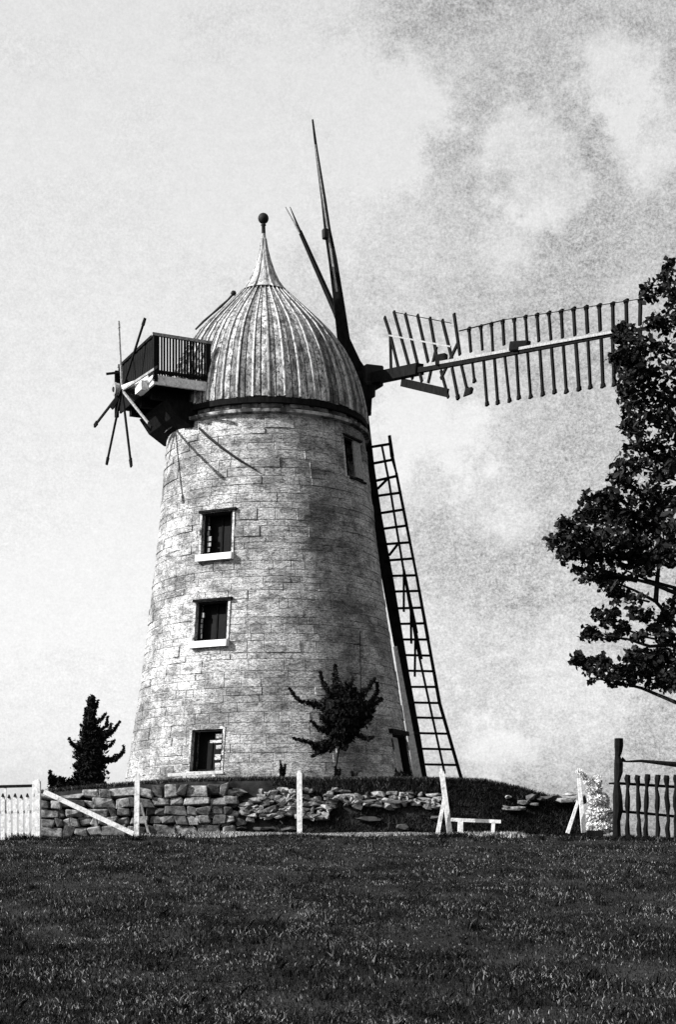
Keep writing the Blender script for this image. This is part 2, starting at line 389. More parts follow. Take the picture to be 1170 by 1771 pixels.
def opening_frame(o):
    a = (o[0]+o[1])/2; z0, z1 = o[2], o[3]; r = RT((z0+z1)/2); hw = (o[1]-o[0])*r/2
    n = Vector((math.cos(a), math.sin(a), 0)); u = Vector((-n.y, n.x, 0))
    slope = (RT(z1)-RT(z0))/(z1-z0)
    up = (Vector((0,0,1))+n*slope)
    def q(x, zz_, d): return n*(RT(z0)+d)+u*x+up*(zz_-z0)+Vector((0,0,z0))
    return q, n, u, hw, z0, z1
def box(q, x0, x1, z0, z1, d0, d1, mb=None):
    mb = mb or MB(); v = [q(x,z,d) for d in (d0,d1) for z in (z0,z1) for x in (x0,x1)]
    return mb.add(v, [(0,1,3,2),(4,6,7,5),(0,4,5,1),(1,5,7,3),(3,7,6,2),(2,6,4,0)])
for i, o in enumerate(OPEN):
    q, n, u, hw, z0, z1 = opening_frame(o)
    kind = ('window','window','window','hatch','door')[i]
    # stone reveals round the opening
    rv = MB(); t = .02
    box(q, -hw-.05, -hw+.004, z0-.03, z1+.03, -.42, -.012, rv); box(q, hw-.004, hw+.05, z0-.03, z1+.03, -.42, -.012, rv)
    box(q, -hw+.005, hw-.005, z1-.004, z1+.05, -.42, -.012, rv); box(q, -hw+.005, hw-.005, z0-.05, z0+.004, -.42, -.012, rv)
    w_ = rv.build(kind, MORTAR, mill)
    if i < 4: w_['label'] = ('uppermost window of the row on the sunny side','middle window of the row on the sunny side','lowest window, its right edge ragged with projecting stones','narrow hatch under the cap near the sail')[i]
    else: w_['label'] = 'low doorway at the foot of the tower beside the sail'
    box(q, -hw, hw, z0, z1, -.5, -.44).build('dark_interior', INTERIOR, w_)
    fr = MB(); fw = .055
    box(q, -hw+.004, -hw+fw, z0+.004, z1-.004, -.24, -.17, fr); box(q, hw-fw, hw-.004, z0+.004, z1-.004, -.24, -.035, fr)
    box(q, -hw+fw, hw-fw, z1-fw, z1-.004, -.24, -.05, fr); box(q, -hw+fw, hw-fw, z0+.004, z0+fw, -.24, -.17, fr)
    fr.build('frame', DARKWOOD, w_)
    if i < 3:
        box(q, -hw+fw, hw-fw, z0+fw, z1-fw, -.330, -.322).build('pane', GLASS, w_, center=True)
        box(q, -.02, .02, z0+fw, z1-fw, -.32, -.30).build('glazing_bar', DARKWOOD, w_)
    if i < 2:                                       # pale broken strips inside the left edge of the opening
        cs = MB(); hh_ = z1-z0
        for k in range(5):
            x_ = -hw+.085+random.uniform(0,.02); za = z0+hh_*(.10+.13*k); box(q, x_, x_+random.uniform(.03,.10)*(1 if i == 0 else .6), za, za+hh_*random.uniform(.08,.125), -.165-.01*k, -.15, cs)
        cs.build('pale_strip', PALEWOOD, w_)
    if i < 2:
        box(q, -hw-.07, hw+.06, z0-.155, z0-.002, -.25, .115).build('sill', SILL, w_)
        box(q, -hw-.06, hw+.10, z1+.002, z1+.055, -.2, .05).build('lintel', DARKWOOD, w_)  # lintel coloured near black to carry the soffit's shade over the window
    if i == 2:
        s = MB(); box(q, -hw-.04, hw+.05, z0-.03, z0-.002, -.2, .05, s); s.build('sill', SILL, w_)
        for k, (zz_, hh, ln) in enumerate(((.86,.10,.26),(.72,.06,.46),(.60,.09,.22),(.38,.13,.24),(.18,.11,.22),(.06,.05,.2))):
            zq = z0+(z1-z0)*zz_; box(q, hw-ln*hw*1.6, hw-.005, zq-hh*.9, zq+.01, -.16, .01+.01*(k%2)).build('stone_block', STONE, w_, center=True)
    if i == 3:
        box(q, hw*.12, hw-.01, z0+.06, z1-.02, -.06, -.015).build('lit_reveal_panel', PALEWOOD, w_)  # pale panel added in place of the bright right reveal
        box(q, -hw-.03, hw+.02, z1+.002, z1+.05, -.1, .04).build('lintel', DARKWOOD, w_)
        box(q, -hw+.1, hw+.06, z0-.045, z0-.002, -.1, .03).build('sill', DARKWOOD, w_)
    if i == 4:
        box(q, -hw+.06, -hw+.06+hw*.9, z0+.02, z1-.08, -.12, -.07).build('door_leaf', MIDWOOD, w_)
        box(q, -hw-.1, hw+.1, z1+.002, z1+.11, -.2, .06).build('lintel', DARKWOOD, w_)

# curb and cornice under the cap
ZC0 = H
cur = MB().lathe([(2.44,H-.03),(2.50,H),(2.62,H+.02),(2.64,H+.09),(2.52,H+.11),(2.40,H+.12)], 96)
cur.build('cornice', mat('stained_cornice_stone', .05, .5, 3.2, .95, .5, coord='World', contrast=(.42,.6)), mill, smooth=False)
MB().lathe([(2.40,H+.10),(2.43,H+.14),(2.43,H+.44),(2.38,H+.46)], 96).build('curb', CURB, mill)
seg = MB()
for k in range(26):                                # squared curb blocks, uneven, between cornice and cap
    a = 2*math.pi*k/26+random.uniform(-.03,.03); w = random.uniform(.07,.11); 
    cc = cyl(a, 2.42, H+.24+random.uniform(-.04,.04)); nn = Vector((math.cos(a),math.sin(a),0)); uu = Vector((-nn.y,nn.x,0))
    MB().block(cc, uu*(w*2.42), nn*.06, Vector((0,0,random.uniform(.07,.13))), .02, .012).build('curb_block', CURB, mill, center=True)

# cap
ZE = H+.40
MB().lathe([(2.44,ZE-.16),(2.565,ZE-.15),(2.57,ZE-.02),(2.50,ZE+.0)], 96).build('eave_ring', DARKWOOD, mill)
PROF = [(0,2.545),(.25,2.53),(.55,2.47),(.95,2.37),(1.42,2.19),(1.80,1.99),(2.16,1.74),(2.50,1.43),(2.80,1.13),(3.08,.84),(3.30,.62)]
PROF2 = [(3.30,.615),(3.42,.50),(3.60,.38),(3.85,.275),(4.15,.175),(4.45,.10),(4.72,.06),(4.85,.05)]
cap = MB().lathe([(r-.045, ZE+z+.01) for z, r in PROF]+[(.3,ZE+3.32)], 64).build('cap', UNDER, mill, smooth=True)
NB = 84
def strip(a0, a1, prof, d, th, z_lo=0, z_top=0):
    v = []; f = []
    for i, (z, r) in enumerate(prof):
        for (aa, rr) in ((a0, r+d), ((a0+a1)/2, r+d+.004), (a1, r+d), (a1, r+d-th), (a0, r+d-th)): v.append(cyl(aa, rr, ZE+z+(z_lo if i == 0 else 0)))
    n = 5
    for i in range(len(prof)-1):
        for k in range(n): f.append((i*n+k, i*n+(k+1)%n, (i+1)*n+(k+1)%n, (i+1)*n+k))
    f.append(tuple(range(n))); f.append(tuple(range((len(prof)-1)*n, len(prof)*n)))
    return v, f
for k in range(NB):
    a0 = 2*math.pi*k/NB; w = 2*math.pi/NB; g = random.uniform(.03,.10)*w
    vv, ff = strip(a0+g, a0+w-random.uniform(.03,.12)*w, PROF, random.uniform(-.012,.012), .02, random.uniform(-.03,.02))
    mesh('board', vv, ff, BOARD, cap, center=True)
for k in range(0, NB, 2):
    a0 = 2*math.pi*k/NB; hw_ = random.uniform(.10,.16)*2*math.pi/NB
    sh = random.uniform(0,.15)
    vv, ff = strip(a0-hw_, a0+hw_, [(z, r) for z, r in PROF], .045+random.uniform(-.008,.008), .035, random.uniform(-.02,.03))
    mesh('batten', vv, ff, BATTEN, cap, center=True)
nv = MB(); n_ = 40
def neck_r(r, a): return r*(1+.09*abs(math.cos(a*4))-.03)
v = []; f = []
for (z_, r) in PROF2:
    for k in range(n_):
        a = 2*math.pi*k/n_; v.append(cyl(a, neck_r(r, a), ZE+z_))
for i in range(len(PROF2)-1):
    for k in range(n_): f.append((i*n_+k, i*n_+(k+1)%n_, (i+1)*n_+(k+1)%n_, (i+1)*n_+k))
neck = mesh('cap_neck', v, f, LEAD, mill)
for k in range(8):
    a = 2*math.pi*k/8+math.pi/8
    MB().tube([cyl(a, r*1.05, ZE+z_) for z_, r in PROF2[:-1]], .022, 5).build('rib', LEAD, neck)
MB().lathe([(.66,ZE+3.27),(.665,ZE+3.30),(.60,ZE+3.35)], 48).build('collar', DARKWOOD, neck)
fz = ZE+4.83
MB().lathe([(.052,fz),(.048,fz+.22),(.07,fz+.24),(.05,fz+.27)]+[(.001+.135*math.sin(math.pi*i/10)+(.03 if i == 0 else 0), fz+.41-.135*math.cos(math.pi*i/10)) for i in range(11)], 16).build('finial', IRON, mill, smooth=True)
# knobbed iron rod up the sunny side of the cap
pts = [P(x, y, 37.6) for x, y in ((338,570),(352,556),(367,543),(382,530),(394,519),(402,510))]
rod = MB().tube(pts, [.022,.03,.025,.035,.025,.03], 6).build('cap_rod', IRON, mill)
MB().lathe([(.001,-.07),(.05,-.05),(.075,0),(.05,.05),(.001,.07)], 10, P(404,507,37.6)).build('knob', IRON, rod, smooth=True)

# the gallery behind the cap (fan stage); a = along windshaft, n = across towards the camera
TH = R_(26); A_ = Vector((math.cos(TH), math.sin(TH), 0)); Nn = Vector((math.sin(TH), -math.cos(TH), 0))
AXC = at(459, 640, 38)
def G(d, w, z): return M(Vector((AXC.x, 38, 0))-A_*d+Nn*w+Vector((0,0,z+EYE)))   # z above the eye level
gal = MB(); FZ = 10.96
def hexa(mb, d0,d1,w0,w1,z0,z1):
    v = [G(d,w,z) for z in (z0,z1) for w in (w0,w1) for d in (d0,d1)]
    return mb.add(v, [(0,1,3,2),(4,6,7,5),(0,4,5,1),(1,5,7,3),(3,7,6,2),(2,6,4,0)])
gallery = hexa(MB(), 1.6,3.36,-1.28,1.28,10.80,FZ-.03).build('gallery', DARKWOOD, mill)
for k in range(9):
    w0 = -1.29+k*.287; hexa(MB(), 1.7,3.38,w0,w0+.275,FZ-.028,FZ).build('floor_plank', MIDWOOD, gallery, center=True)
hexa(MB(), 2.0,3.38,1.29,1.35,10.74,10.955).build('fascia_board', WHITE, gallery)
hexa(MB(), 3.375,3.43,.28,1.35,10.74,10.97).build('fascia_board', WHITE, gallery)
hexa(MB(), 3.375,3.42,-1.3,.26,10.72,10.90).build('fascia_board', DARKWOOD, gallery)
for w in (-.8,0,.8): hexa(MB(), 1.6,3.3,w-.08,w+.08,10.55,10.797).build('joist', DARKWOOD, gallery)
v = [G(d,w,z) for w in (-1.0,1.0) for d,z in ((3.0,10.54),(1.5,10.54),(1.5,9.95),(2.35,9.95),(2.75,10.2))]
MB().add(v, [(0,1,2,3,4),(9,8,7,6,5)]+[(k,(k+1)%5,5+(k+1)%5,5+k) for k in range(5)]).build('bracket', DARKWOOD, gallery)
RZ = 11.93
for w, nm in ((1.32,'near'),(-1.32,'far')):
    hexa(MB(), 1.95,3.46,w-.035,w+.035,RZ-.05,RZ+.02).build('handrail', MIDWOOD, gallery)
    hexa(MB(), 1.95,3.4,w-.03,w+.03,FZ+.06,FZ+.12).build('bottom_rail', DARKWOOD, gallery)
    for d in (3.38, 2.05): hexa(MB(), d-.05,d+.05,w-.045,w+.045,10.8,RZ-.052).build('rail_post', DARKWOOD, gallery)
    nb = 17
    for k in range(nb):
        d = 2.14+k*(3.30-2.14)/(nb-1)
        wd = .034
        if 4 <= k <= 7: wd = .05
        hexa(MB(), d-wd/2-random.uniform(0,.008),d+wd/2+random.uniform(0,.008),w-.012+(.012 if k%2 else 0),w+.012+(.012 if k%2 else 0),FZ+.03,RZ-.053).build('baluster', DARKWOOD, gallery, center=True)
hexa(MB(), 3.36,3.43,-1.284,1.284,RZ-.05,RZ+.016).build('handrail', DARKWOOD, gallery)
for k in range(15):
    w = -1.24+k*.177; hexa(MB(), 3.375,3.40,w-.08,w+.08,FZ-.1,RZ-.053-.03*(k%2)).build('end_board', DARKWOOD, gallery, center=True)
# white timbers carrying the fan
MB().bar(G(3.4,.95,11.0), G(3.82,.05,10.93), .09).build('fan_timber', WHITE, gallery)
hexa(MB(), 3.43,3.62,.55,1.0,10.68,10.90).build('fan_timber', WHITE, gallery)
MB().bar(G(3.4,-.9,11.5), G(3.8,-.05,10.95), .07).build('fan_timber', DARKWOOD, gallery)
MB().bar(G(3.3,-1.2,11.75), G(3.75,-1.35,11.68), .05).build('rail_stub', DARKWOOD, gallery)

# fantail: eight thin vanes on a hub
hubY = 36.25; hub = P(211, 675, hubY)
fan = MB().tube([G(3.3,.0,10.92), G(4.0,.0,10.90)], .06, 10).build('fantail', IRON, mill)
MB().tube([G(3.86,0,10.91), G(3.98,0,10.905)], .15, 12).build('hub', MIDWOOD, fan)
for (x, y, dY, mt, w) in ((205,556,.6,MIDWOOD,.05),(251,550,-.6,DARKWOOD,.06),(274,634,-1.4,MIDWOOD,.055),(262,739,-1.4,MIDWOOD,.05),(227,807,-.6,DARKWOOD,.06),(184,804,.6,DARKWOOD,.06),(163,737,1.4,DARKWOOD,.055),(199,662,1.5,MIDWOOD,.05)):
    tip = P(x, y, hubY+dY); h2 = P(211,675,hubY)
    b = MB().bar(h2, h2.lerp(tip,.96), w, .04, ref=tuple(A_)).build('vane', mt, fan)
    if abs(y-662) > 5: MB().bar(h2.lerp(tip,.90), tip, .11 if mt is DARKWOOD else .08, .05, w2=.09 if mt is DARKWOOD else .06, ref=tuple(A_)).build('vane_tip', DARKWOOD if x != 205 else MIDWOOD, b)
MB().bar(h2, P(193,706,hubY+.5), .09, .05).build('counterweight', DARKWOOD, fan)
hexa(MB(), 3.44,3.53,-1.36,-1.27,10.62,11.78).build('upright', DARKWOOD, gallery)

# dark rod laid on the tower wall in place of a fan vane's cast shadow
def surf(x, y, off=.05):
    t = hit(x, y); return cyl(t[0], RT(t[1])+off, t[1])
for pl, r0 in ((((347,741),(362,756),(385,775),(410,793),(444,814)), .035),):
    pts = [surf(x, y) for x, y in pl]
    MB().tube(pts, [r0*.8]+[r0]*(len(pts)-2)+[r0*.5], 6).build('vane_shadow_rod', IRON, mill)
MB().tube([surf(x,y,.04) for x,y in ((621,1092),(621.5,1130),(622,1165),(623,1200))], .010, 5).build('conductor', IRON, mill)

# ---- windshaft and sails
HX, HYY, HZ = .79, 39.27, 12.08
def Yc(x):
    u = (x-CX)/F; a = (39.27*u-.79)/(.438+.9*u); return 39.27-.9*a
def C(x, y, d=0): return P(x, y, Yc(x)+d)
def zp(X, Yq, px=True): return None
shaft = MB().tube([M(Vector((AXC.x,38,12.0+EYE-.12))+A_*1.5), M(Vector((HX+.25,39.38,12.08+EYE)))], .22, 14).build('windshaft', DARKWOOD, mill)
MB().block(P(640,654,39.2), A_*.26, Nn*.30, (0,0,.27), .03, .01).build('poll_end', IRON, shaft)
MB().block(P(637,676,39.0), A_*.13, Nn*.2, (0,0,.2), .02, .01).build('wedge', IRON, shaft)
MB().bar(P(637,668,38.9), P(636,713,38.9), .24, .3, .20).build('brake_post', DARKWOOD, shaft)
MB().bar(P(622,716,38.8), P(642,712,38.8), .12, .3).build('brake_foot', DARKWOOD, shaft)
def sail(label):
    o = bpy.data.objects.new('sail', None); col.objects.link(o); o.parent = mill; o['label'] = label; return o
def bar(nm, pts, w, mt, par, Yf, t=None, w2=None, center=True):
    p = [P(x, y, Yf(x, y)) for x, y in pts]
    return MB().bar(p[0], p[1], w, t, w2, ref=tuple(A_)).build(nm, mt, par, center=center)
# right-hand sail, its frame bare of cloth and damaged next to the hub
s1 = sail('sail reaching out to the right, bare slats, broken near the hub')
yc = lambda x, y: Yc(x)
bar('stock', ((640,656),(727,638)), .27, DARKWOOD, s1, yc, .25, .26)
bar('whip', ((722,641),(1150,562)), .13, DARKWOOD, s1, yc, .13, .055)
bar('facing_board', ((735,632),(1062,574)), .07, PALEWOOD, s1, lambda x,y: Yc(x)-.10, .05, .05)
def Z2(X, Y): return (600+X/2.053, 480+Y/2.053)
up1 = [((135,140),(155,202)),((155,202),(158,330)),((155,202),(185,325)),((168,120),(235,360)),((208,128),(268,370)),((252,132),(290,300)),((296,142),(325,310)),((340,150),(375,290)),((382,128),(403,275)),((320,245),(290,375)),((395,235),(335,360))]
for a, b in up1: bar('slat', (Z2(*a),Z2(*b)), .085, DARKWOOD, s1, lambda x,y: Yc(x)-.02, .04)
for a, b, w, mt in (((150,205),(370,245),.035,PALEWOOD),((165,122),(372,162),.02,DARKWOOD),((400,190),(560,150),.022,DARKWOOD),((560,150),(1045,76),.010,DARKWOOD)):
    bar('lath', (Z2(*a),Z2(*b)), w, mt, s1, lambda x,y: Yc(x)-.07, .03)
bar('loose_plank', (Z2(196,372),Z2(360,410)), .20, DARKWOOD, s1, yc, .05)
bar('slat', (Z2(335,330),Z2(362,427)), .075, DARKWOOD, s1, yc, .04)
up2 = [(435,178,442,265),(477,170,483,258),(515,160,520,262),(555,150,560,240),(596,145,600,232),(636,135,642,232),(677,128,684,228),(719,122,727,222),(763,115,768,215),(807,107,812,207),(852,100,857,198),(898,95,902,190),(946,88,948,185),(994,78,996,180),(1045,75,1043,170)]
lo2 = [(375,320,397,432),(408,310,430,405),(447,300,455,372),(487,290,500,455),(525,282,538,450),(562,275,580,442),(603,268,613,432),(643,262,655,428),(687,252,698,420),(728,244,740,412),(770,236,782,410),(815,228,827,402),(858,220,867,395),(905,212,912,390),(945,205,952,385),(992,198,997,378),(1040,190,1043,370)]
for lst, sg in ((up2,0),(lo2,1)):
    for (x0,y0,x1,y1) in lst:
        w = random.uniform(.055,.085)
        sl = bar('slat', (Z2(x0,y0),Z2(x1,y1)), w, DARKWOOD, s1, yc, .04, center=False)
        tx, ty = (x1,y1) if sg else (x0,y0); ox, oy = (x0,y0) if sg else (x1,y1)
        L_ = math.hypot(tx-ox,ty-oy); qx, qy = tx+(ox-tx)*14/L_, ty+(oy-ty)*14/L_
        bar('slat_end', (Z2(tx,ty),Z2(qx,qy)), random.uniform(.10,.14), DARKWOOD, sl, yc, .06, w+.02, center=False)
MB().block(C(901,598,-.05), A_*.06, (.20,0,.03), (0,0,.10), .02, .02).build('clamp', IRON, s1)
MB().block(C(764,622,-.05), A_*.06, (.12,0,.03), (0,0,.12), .02, .02).build('clamp', IRON, s1)
MB().block(P(811,678,Yc(811)), A_*.04, (.09,0,.03), (0,0,.08), .02, .02).build('clamp', IRON, s1)
# upright sail: only the tapering stock is left
s2 = sail('bare tapering stock of the upright sail')
pl = [(541,207,.045,38.6),(548,262,.075,38.65),(560,345,.13,38.7),(567,400,.17,38.8),(576,450,.22,38.85),(586,520,.27,38.9),(595,590,.33,39.0),(612,632,.40,39.1),(632,657,.34,39.2)]
rr_ = MB(); v = []; f = []
for i, (x, y, w, Yq) in enumerate(pl):
    c = P(x, y, Yq); d = (P(*pl[min(i+1,8)][:2], Yq)-P(*pl[max(i-1,0)][:2], Yq)).normalized(); u = d.cross(Vector((0,1,0))).normalized()
    for a, b in ((-1,-1),(1,-1),(1,1),(-1,1)): v.append(c+u*(a*w/2)+Vector((0,b*min(.1,w/2),0)))
f = [(k*4+q, k*4+(q+1)%4, k*4+4+(q+1)%4, k*4+4+q) for k in range(8) for q in range(4)]+[(0,1,2,3),(32,33,34,35)]
mesh('stock', v, f, DARKWOOD, s2)
MB().bar(P(545,250,38.5), P(583,505,38.7), .035, .04, .05).build('stock_edge', MIDWOOD, s2)
MB().block(P(563,405,38.6), A_*.07, Nn*.07, (0,0,.13), .02, .01).build('clamp', IRON, s2)
# hidden sail: forked tip behind the cap
s3 = sail('sail behind the cap, only its forked pole shows')
y3 = lambda x, y: 41.0
bar('pole', ((582,542),(519,400)), .15, DARKWOOD, s3, y3, .1, .10)
bar('pole', ((582,542),(628,660)), .16, DARKWOOD, s3, lambda x,y: 41-(x-582)*.03, .1)
bar('fork', ((519,404),(494,358)), .045, MIDWOOD, s3, y3, .04, .02)
bar('fork', ((520,402),(502,358)), .075, DARKWOOD, s3, y3, .04, .02)
# down-pointing sail with its ladder frame
s4 = sail('sail hanging down beside the tower like a ladder')
def yb(x, y):                                      # stock stands furthest from the camera, outer rail nearest
    t = max(0, min(1, (y-655)/695)); sx = 634+t*108   # x of the stock's right edge
    return 39.3+t*.6-max(0, x-sx)*.035
st = [(629,690),(632,760),(652,900),(669,990),(692,1120),(712,1235),(735,1352)]
wd = [.22,.30,.34,.33,.30,.22,.17]
st = [(627,668),(631,729),(640,815),(652,900),(669,990),(690,1110),(703,1175),(719,1255),(736,1352)]
wd = [.22,.24,.27,.30,.30,.27,.21,.17,.14]
for i in range(len(st)-1):
    MB().bar(P(*st[i], yb(*st[i])), P(st[i+1][0], st[i+1][1]+1, yb(*st[i+1])), wd[i], .18, wd[i+1], ref=(0,1,0)).build('stock_length', DARKWOOD, s4, center=True)
MB().bar(P(684,1118,39.4), P(725,1352,39.4), .10, .04, .215, ref=(0,1,0)).build('sunlit_stock_face', WHITE, s4)  # stock's sunlit side put in as a separate white strip
rung = [(643,773,674,768),(649,801,680,795),(653,831,688,823),(658,857,694,852),(662,887,700,881),(667,914,704,909),(670,941,709,938),(675,969,715,966),(679,996,721,995),(685,1023,724,1022),(689,1052,731,1051),(694,1079,735,1078),(699,1106,741,1106),(704,1133,747,1134),(707,1160,751,1161),(713,1188,756,1188),(716,1215,761,1216),(722,1241,768,1242),(726,1268,775,1269),(733,1295,781,1296),(738,1322,788,1323),(742,1349,800,1350)]
for (x0,y0,x1,y1) in rung: bar('rung', ((x0-12,y0+(y0-y1)*12/(x1-x0)),(x1,y1)), .062, DARKWOOD, s4, yb, .04)
outer = [(674,753,.07),(679,790,.09),(686,818,.05),(704,909,.055),(721,995,.05),(741,1106,.065),(761,1216,.075),(800,1351,.075)]
for a, b in zip(outer, outer[1:]): bar('outer_rail', (a[:2], b[:2]), a[2]*1.1, DARKWOOD, s4, yb, .05, b[2]*1.1)
midl = [(661,771),(673,831),(685,905),(699,988),(720,1109),(743,1215),(770,1338)]
for a, b in zip(midl, midl[1:]): bar('middle_rail', (a, b), .052, DARKWOOD, s4, yb, .04)
for a, b in (((670,829),(654,845)),((688,942),(674,960)),((699,985),(699,1058)),((711,1050),(712,1113)),((719,1104),(718,1170)),((699,985),(722,1095)),((711,1050),(730,1140))):
    bar('brace', (a, b), .06, DARKWOOD, s4, lambda x,y: yb(x,y)-.05, .04)
print('mill parts done')

# ---------------------------------------------------------------- terrace wall
wallroot = empty('retaining_wall', ((200-CX)/F*WF, WF-.1, gz(-4.5,WF)), 'low old stone retaining wall in front of the windmill, squared blocks left and tumbled rubble right', 'stone wall')
W = Frame(wallroot)
def wallY(x): return WF-interp(CX+F*x/WF, [(60,.10),(400,.12),(520,.30),(1008,.45)])
zrow = 0; y_pix = 1449
rows_ = [1447,1428,1412,1396,1380,1363]
for ri in range(len(rows_)-1):
    x = 70 if ri%2 else 66
    while x < 400:
        w = random.choice((random.uniform(12,26),random.uniform(22,46)))
        xe = min(x+w, 402+random.uniform(-20,20)); yb_, yt = rows_[ri], rows_[ri+1]
        xm = (x+xe)/2; lift = interp(xm, [(66,4),(240,0),(400,-3)])*(1 if ri > 0 else .4)
        if ri == 4: yt = interp(xm, TOPPX)+random.uniform(2,7); 
        yb_ += lift; yt += lift if ri < 4 else 0
        Y = WF-.16+random.uniform(-.03,.03); c = at(xm, (yb_+yt)/2, Y)
        hw_ = (xe-x)/2/F*Y-.006; hh = (yb_-yt)/2/F*Y-.006
        if hw_ > .05 and hh > .03: MB().block(W(c), (hw_,0,random.uniform(-.018,.018)), (0,.15,0), (random.uniform(-.025,.025),0,hh*random.uniform(.86,1.02)), random.uniform(.01,.03), .034).build('stone_block', WALLST, wallroot, center=True)
        x = xe
# darker, half buried courses further right
for ri in range(4):
    x = 395+ri*6
    while x < 745:
        w = random.uniform(26,60); xe = x+w
        yt = 1424-ri*8+interp(x,[(395,-9),(560,0),(745,4)]); c = at((x+xe)/2, yt+4+9*ri*0, WF-.34)
        if random.random() < .34: MB().rock(W(at((x+xe)/2, 1432-ri*15+random.uniform(-2,2), wallY(c.x)-.02+.05*ri*.8)), (w/2/F*30.5-.015,0,0), (0,.14,.01), (random.uniform(-.02,.02),0,random.uniform(.04,.08)), 18).build('stone_block', mat_dark_stone if 'mat_dark_stone' in globals() else globals().setdefault('mat_dark_stone', mat('mossy_wall_stone', .02, .09, 8, .95, .7, rnd=.6, coord='World')), wallroot, center=True)
        x = xe+random.uniform(0,8)
# rubble: bright limestone pieces lying along the top of the wall
rub = []
random.seed(5)
for _ in range(190):
    x = random.choice((random.uniform(385,540), random.uniform(440,600), random.uniform(560,760)))
    yy = random.uniform(1366,1414) if x < 600 else random.uniform(1372,1396)
    rub.append((x, yy, random.uniform(4,15), random.uniform(3,7)))
rub += [(410,1371,20,5),(455,1387,14,9),(470,1400,16,8),(498,1398,14,5),(530,1392,16,6),(505,1371,8,6),(570,1378,9,6),(610,1388,30,5),(680,1373,12,5),(704,1377,16,4),(750,1392,8,9),(470,1374,12,8),(395,1389,16,5),(645,1391,18,4)]
rub += [(905,1388,11,5),(918,1379,9,6),(935,1383,7,4),(925,1391,9,4),(878,1396,9,3),(952,1378,16,3.5),(880,1378,6,3),(965,1377,9,4),(980,1384,20,5),(987,1373,14,3.5),(1010,1381,7,11),(890,1399,22,4)]
for _ in range(34): rub.append((random.uniform(350,445), random.uniform(1370,1438), random.uniform(5,13), random.uniform(4,8)))
for (x, yy, rx, ry) in rub:
    lean = (1-max(0,min(1,(1445-yy)/90)))**1.3*.5
    Y = WF-interp(x,[(60,.05),(400,.08),(520,.42),(1008,.6)])*max(0,min(1,(yy-1352)/95))**1.3-.09
    c = at(x, yy, Y); k = Y/F
    MB().rock(W(c), (rx*k*1.1, 0, random.uniform(-.02,.02)), (0,.13,0), (random.uniform(-.02,.02),0,ry*k*1.15), 16).build('rubble_stone', RUBBLE, wallroot, center=True)

# ---------------------------------------------------------------- white posts, rails and trestles
def thing_bars(name, label, cat, Y, parts, group=None, foot=None):
    fx, fy = foot or parts[0][1][-1]
    r = empty(name, at(fx, fy, Y), label, cat, group); Fq = Frame(r)
    for (nm, pts, wpx, mt, *rest) in parts:
        dY = rest[0] if rest else 0; w2 = rest[1] if len(rest) > 1 else wpx
        k = Y/F; a = at(*pts[0], Y+dY); b = at(*pts[-1], Y+dY)
        MB().bar(Fq(a), Fq(b), wpx*k, wpx*k*.8, w2*k).build(nm, mt, r)
    return r
YF = 27.6
def post(x0, y0, x1, y1, wpx, Y, label, extra=()):
    return thing_bars('white_post', label, 'post', Y, [('post_shaft', ((x0,y0),(x1,y1)), wpx, WHITE)]+list(extra), group='white posts standing along the field edge')
post(237.5,1338,236,1447,8.5,YF,'white post with a long rail slanting down to its foot by the block wall',
     [('rail', ((76,1369),(231,1442)), 8, WHITE, -.38), ('post_cap', ((237.5,1335),(237.5,1339)), 5, WHITE)])
thing_bars('leaning_stake', 'thin pale stake leaning against the white post beside the slanting rail', 'stake', YF+.15, [('stake_shaft', ((243,1388),(256,1440)), 3.5, MIDWOOD)])
MB_ = post(518,1337,518.5,1449,9,YF-.2,'lone white post standing before the middle of the rubble wall',[('post_cap', ((518,1333),(518,1338)), 6, WHITE)])
a1 = thing_bars('white_trestle', 'white two-legged prop with forked feet below the ladder-like sail', 'trestle', YF+.1,
    [('leg', ((764.5,1334),(779,1443)), 8, WHITE, 0, 9), ('leg', ((769,1380),(757.5,1443)), 5, WHITE, -.12, 7), ('peg', ((763,1329),(765,1336)), 3, WHITE)], group='forked white props')
a2 = thing_bars('white_trestle', 'white two-legged prop with forked feet at the right end of the bank', 'trestle', YF+.1,
    [('leg', ((1002,1346),(1011,1440)), 5, WHITE, 0, 8), ('leg', ((1001,1385),(982.5,1441)), 4.5, WHITE, -.12, 6)], group='forked white props')
thing_bars('low_bench', 'low white plank bench on short legs beside the forked prop', 'bench', YF+.4,
    [('plank', ((781,1417.5),(867,1421)), 6, WHITE), ('leg', ((797,1421),(797,1440)), 9, WHITE), ('leg', ((854,1423),(853,1440)), 6, WHITE)], foot=(820,1440))
thing_bars('window_bench', 'thin white plank on two legs under the lowest window of the mill', 'bench', 33.4,
    [('plank', ((290,1340.5),(386,1335)), 5.5, WHITE), ('leg', ((319,1340),(318,1353)), 5, WHITE), ('leg', ((369,1338),(371,1353)), 5, WHITE)], foot=(340,1353))
thing_bars('stone_slab', 'small dark squared block lying in the grass beside the dark fence', 'block', YF-.1, [('slab', ((1016,1441),(1044,1441)), 10, DARKWOOD)], foot=(1030,1445))
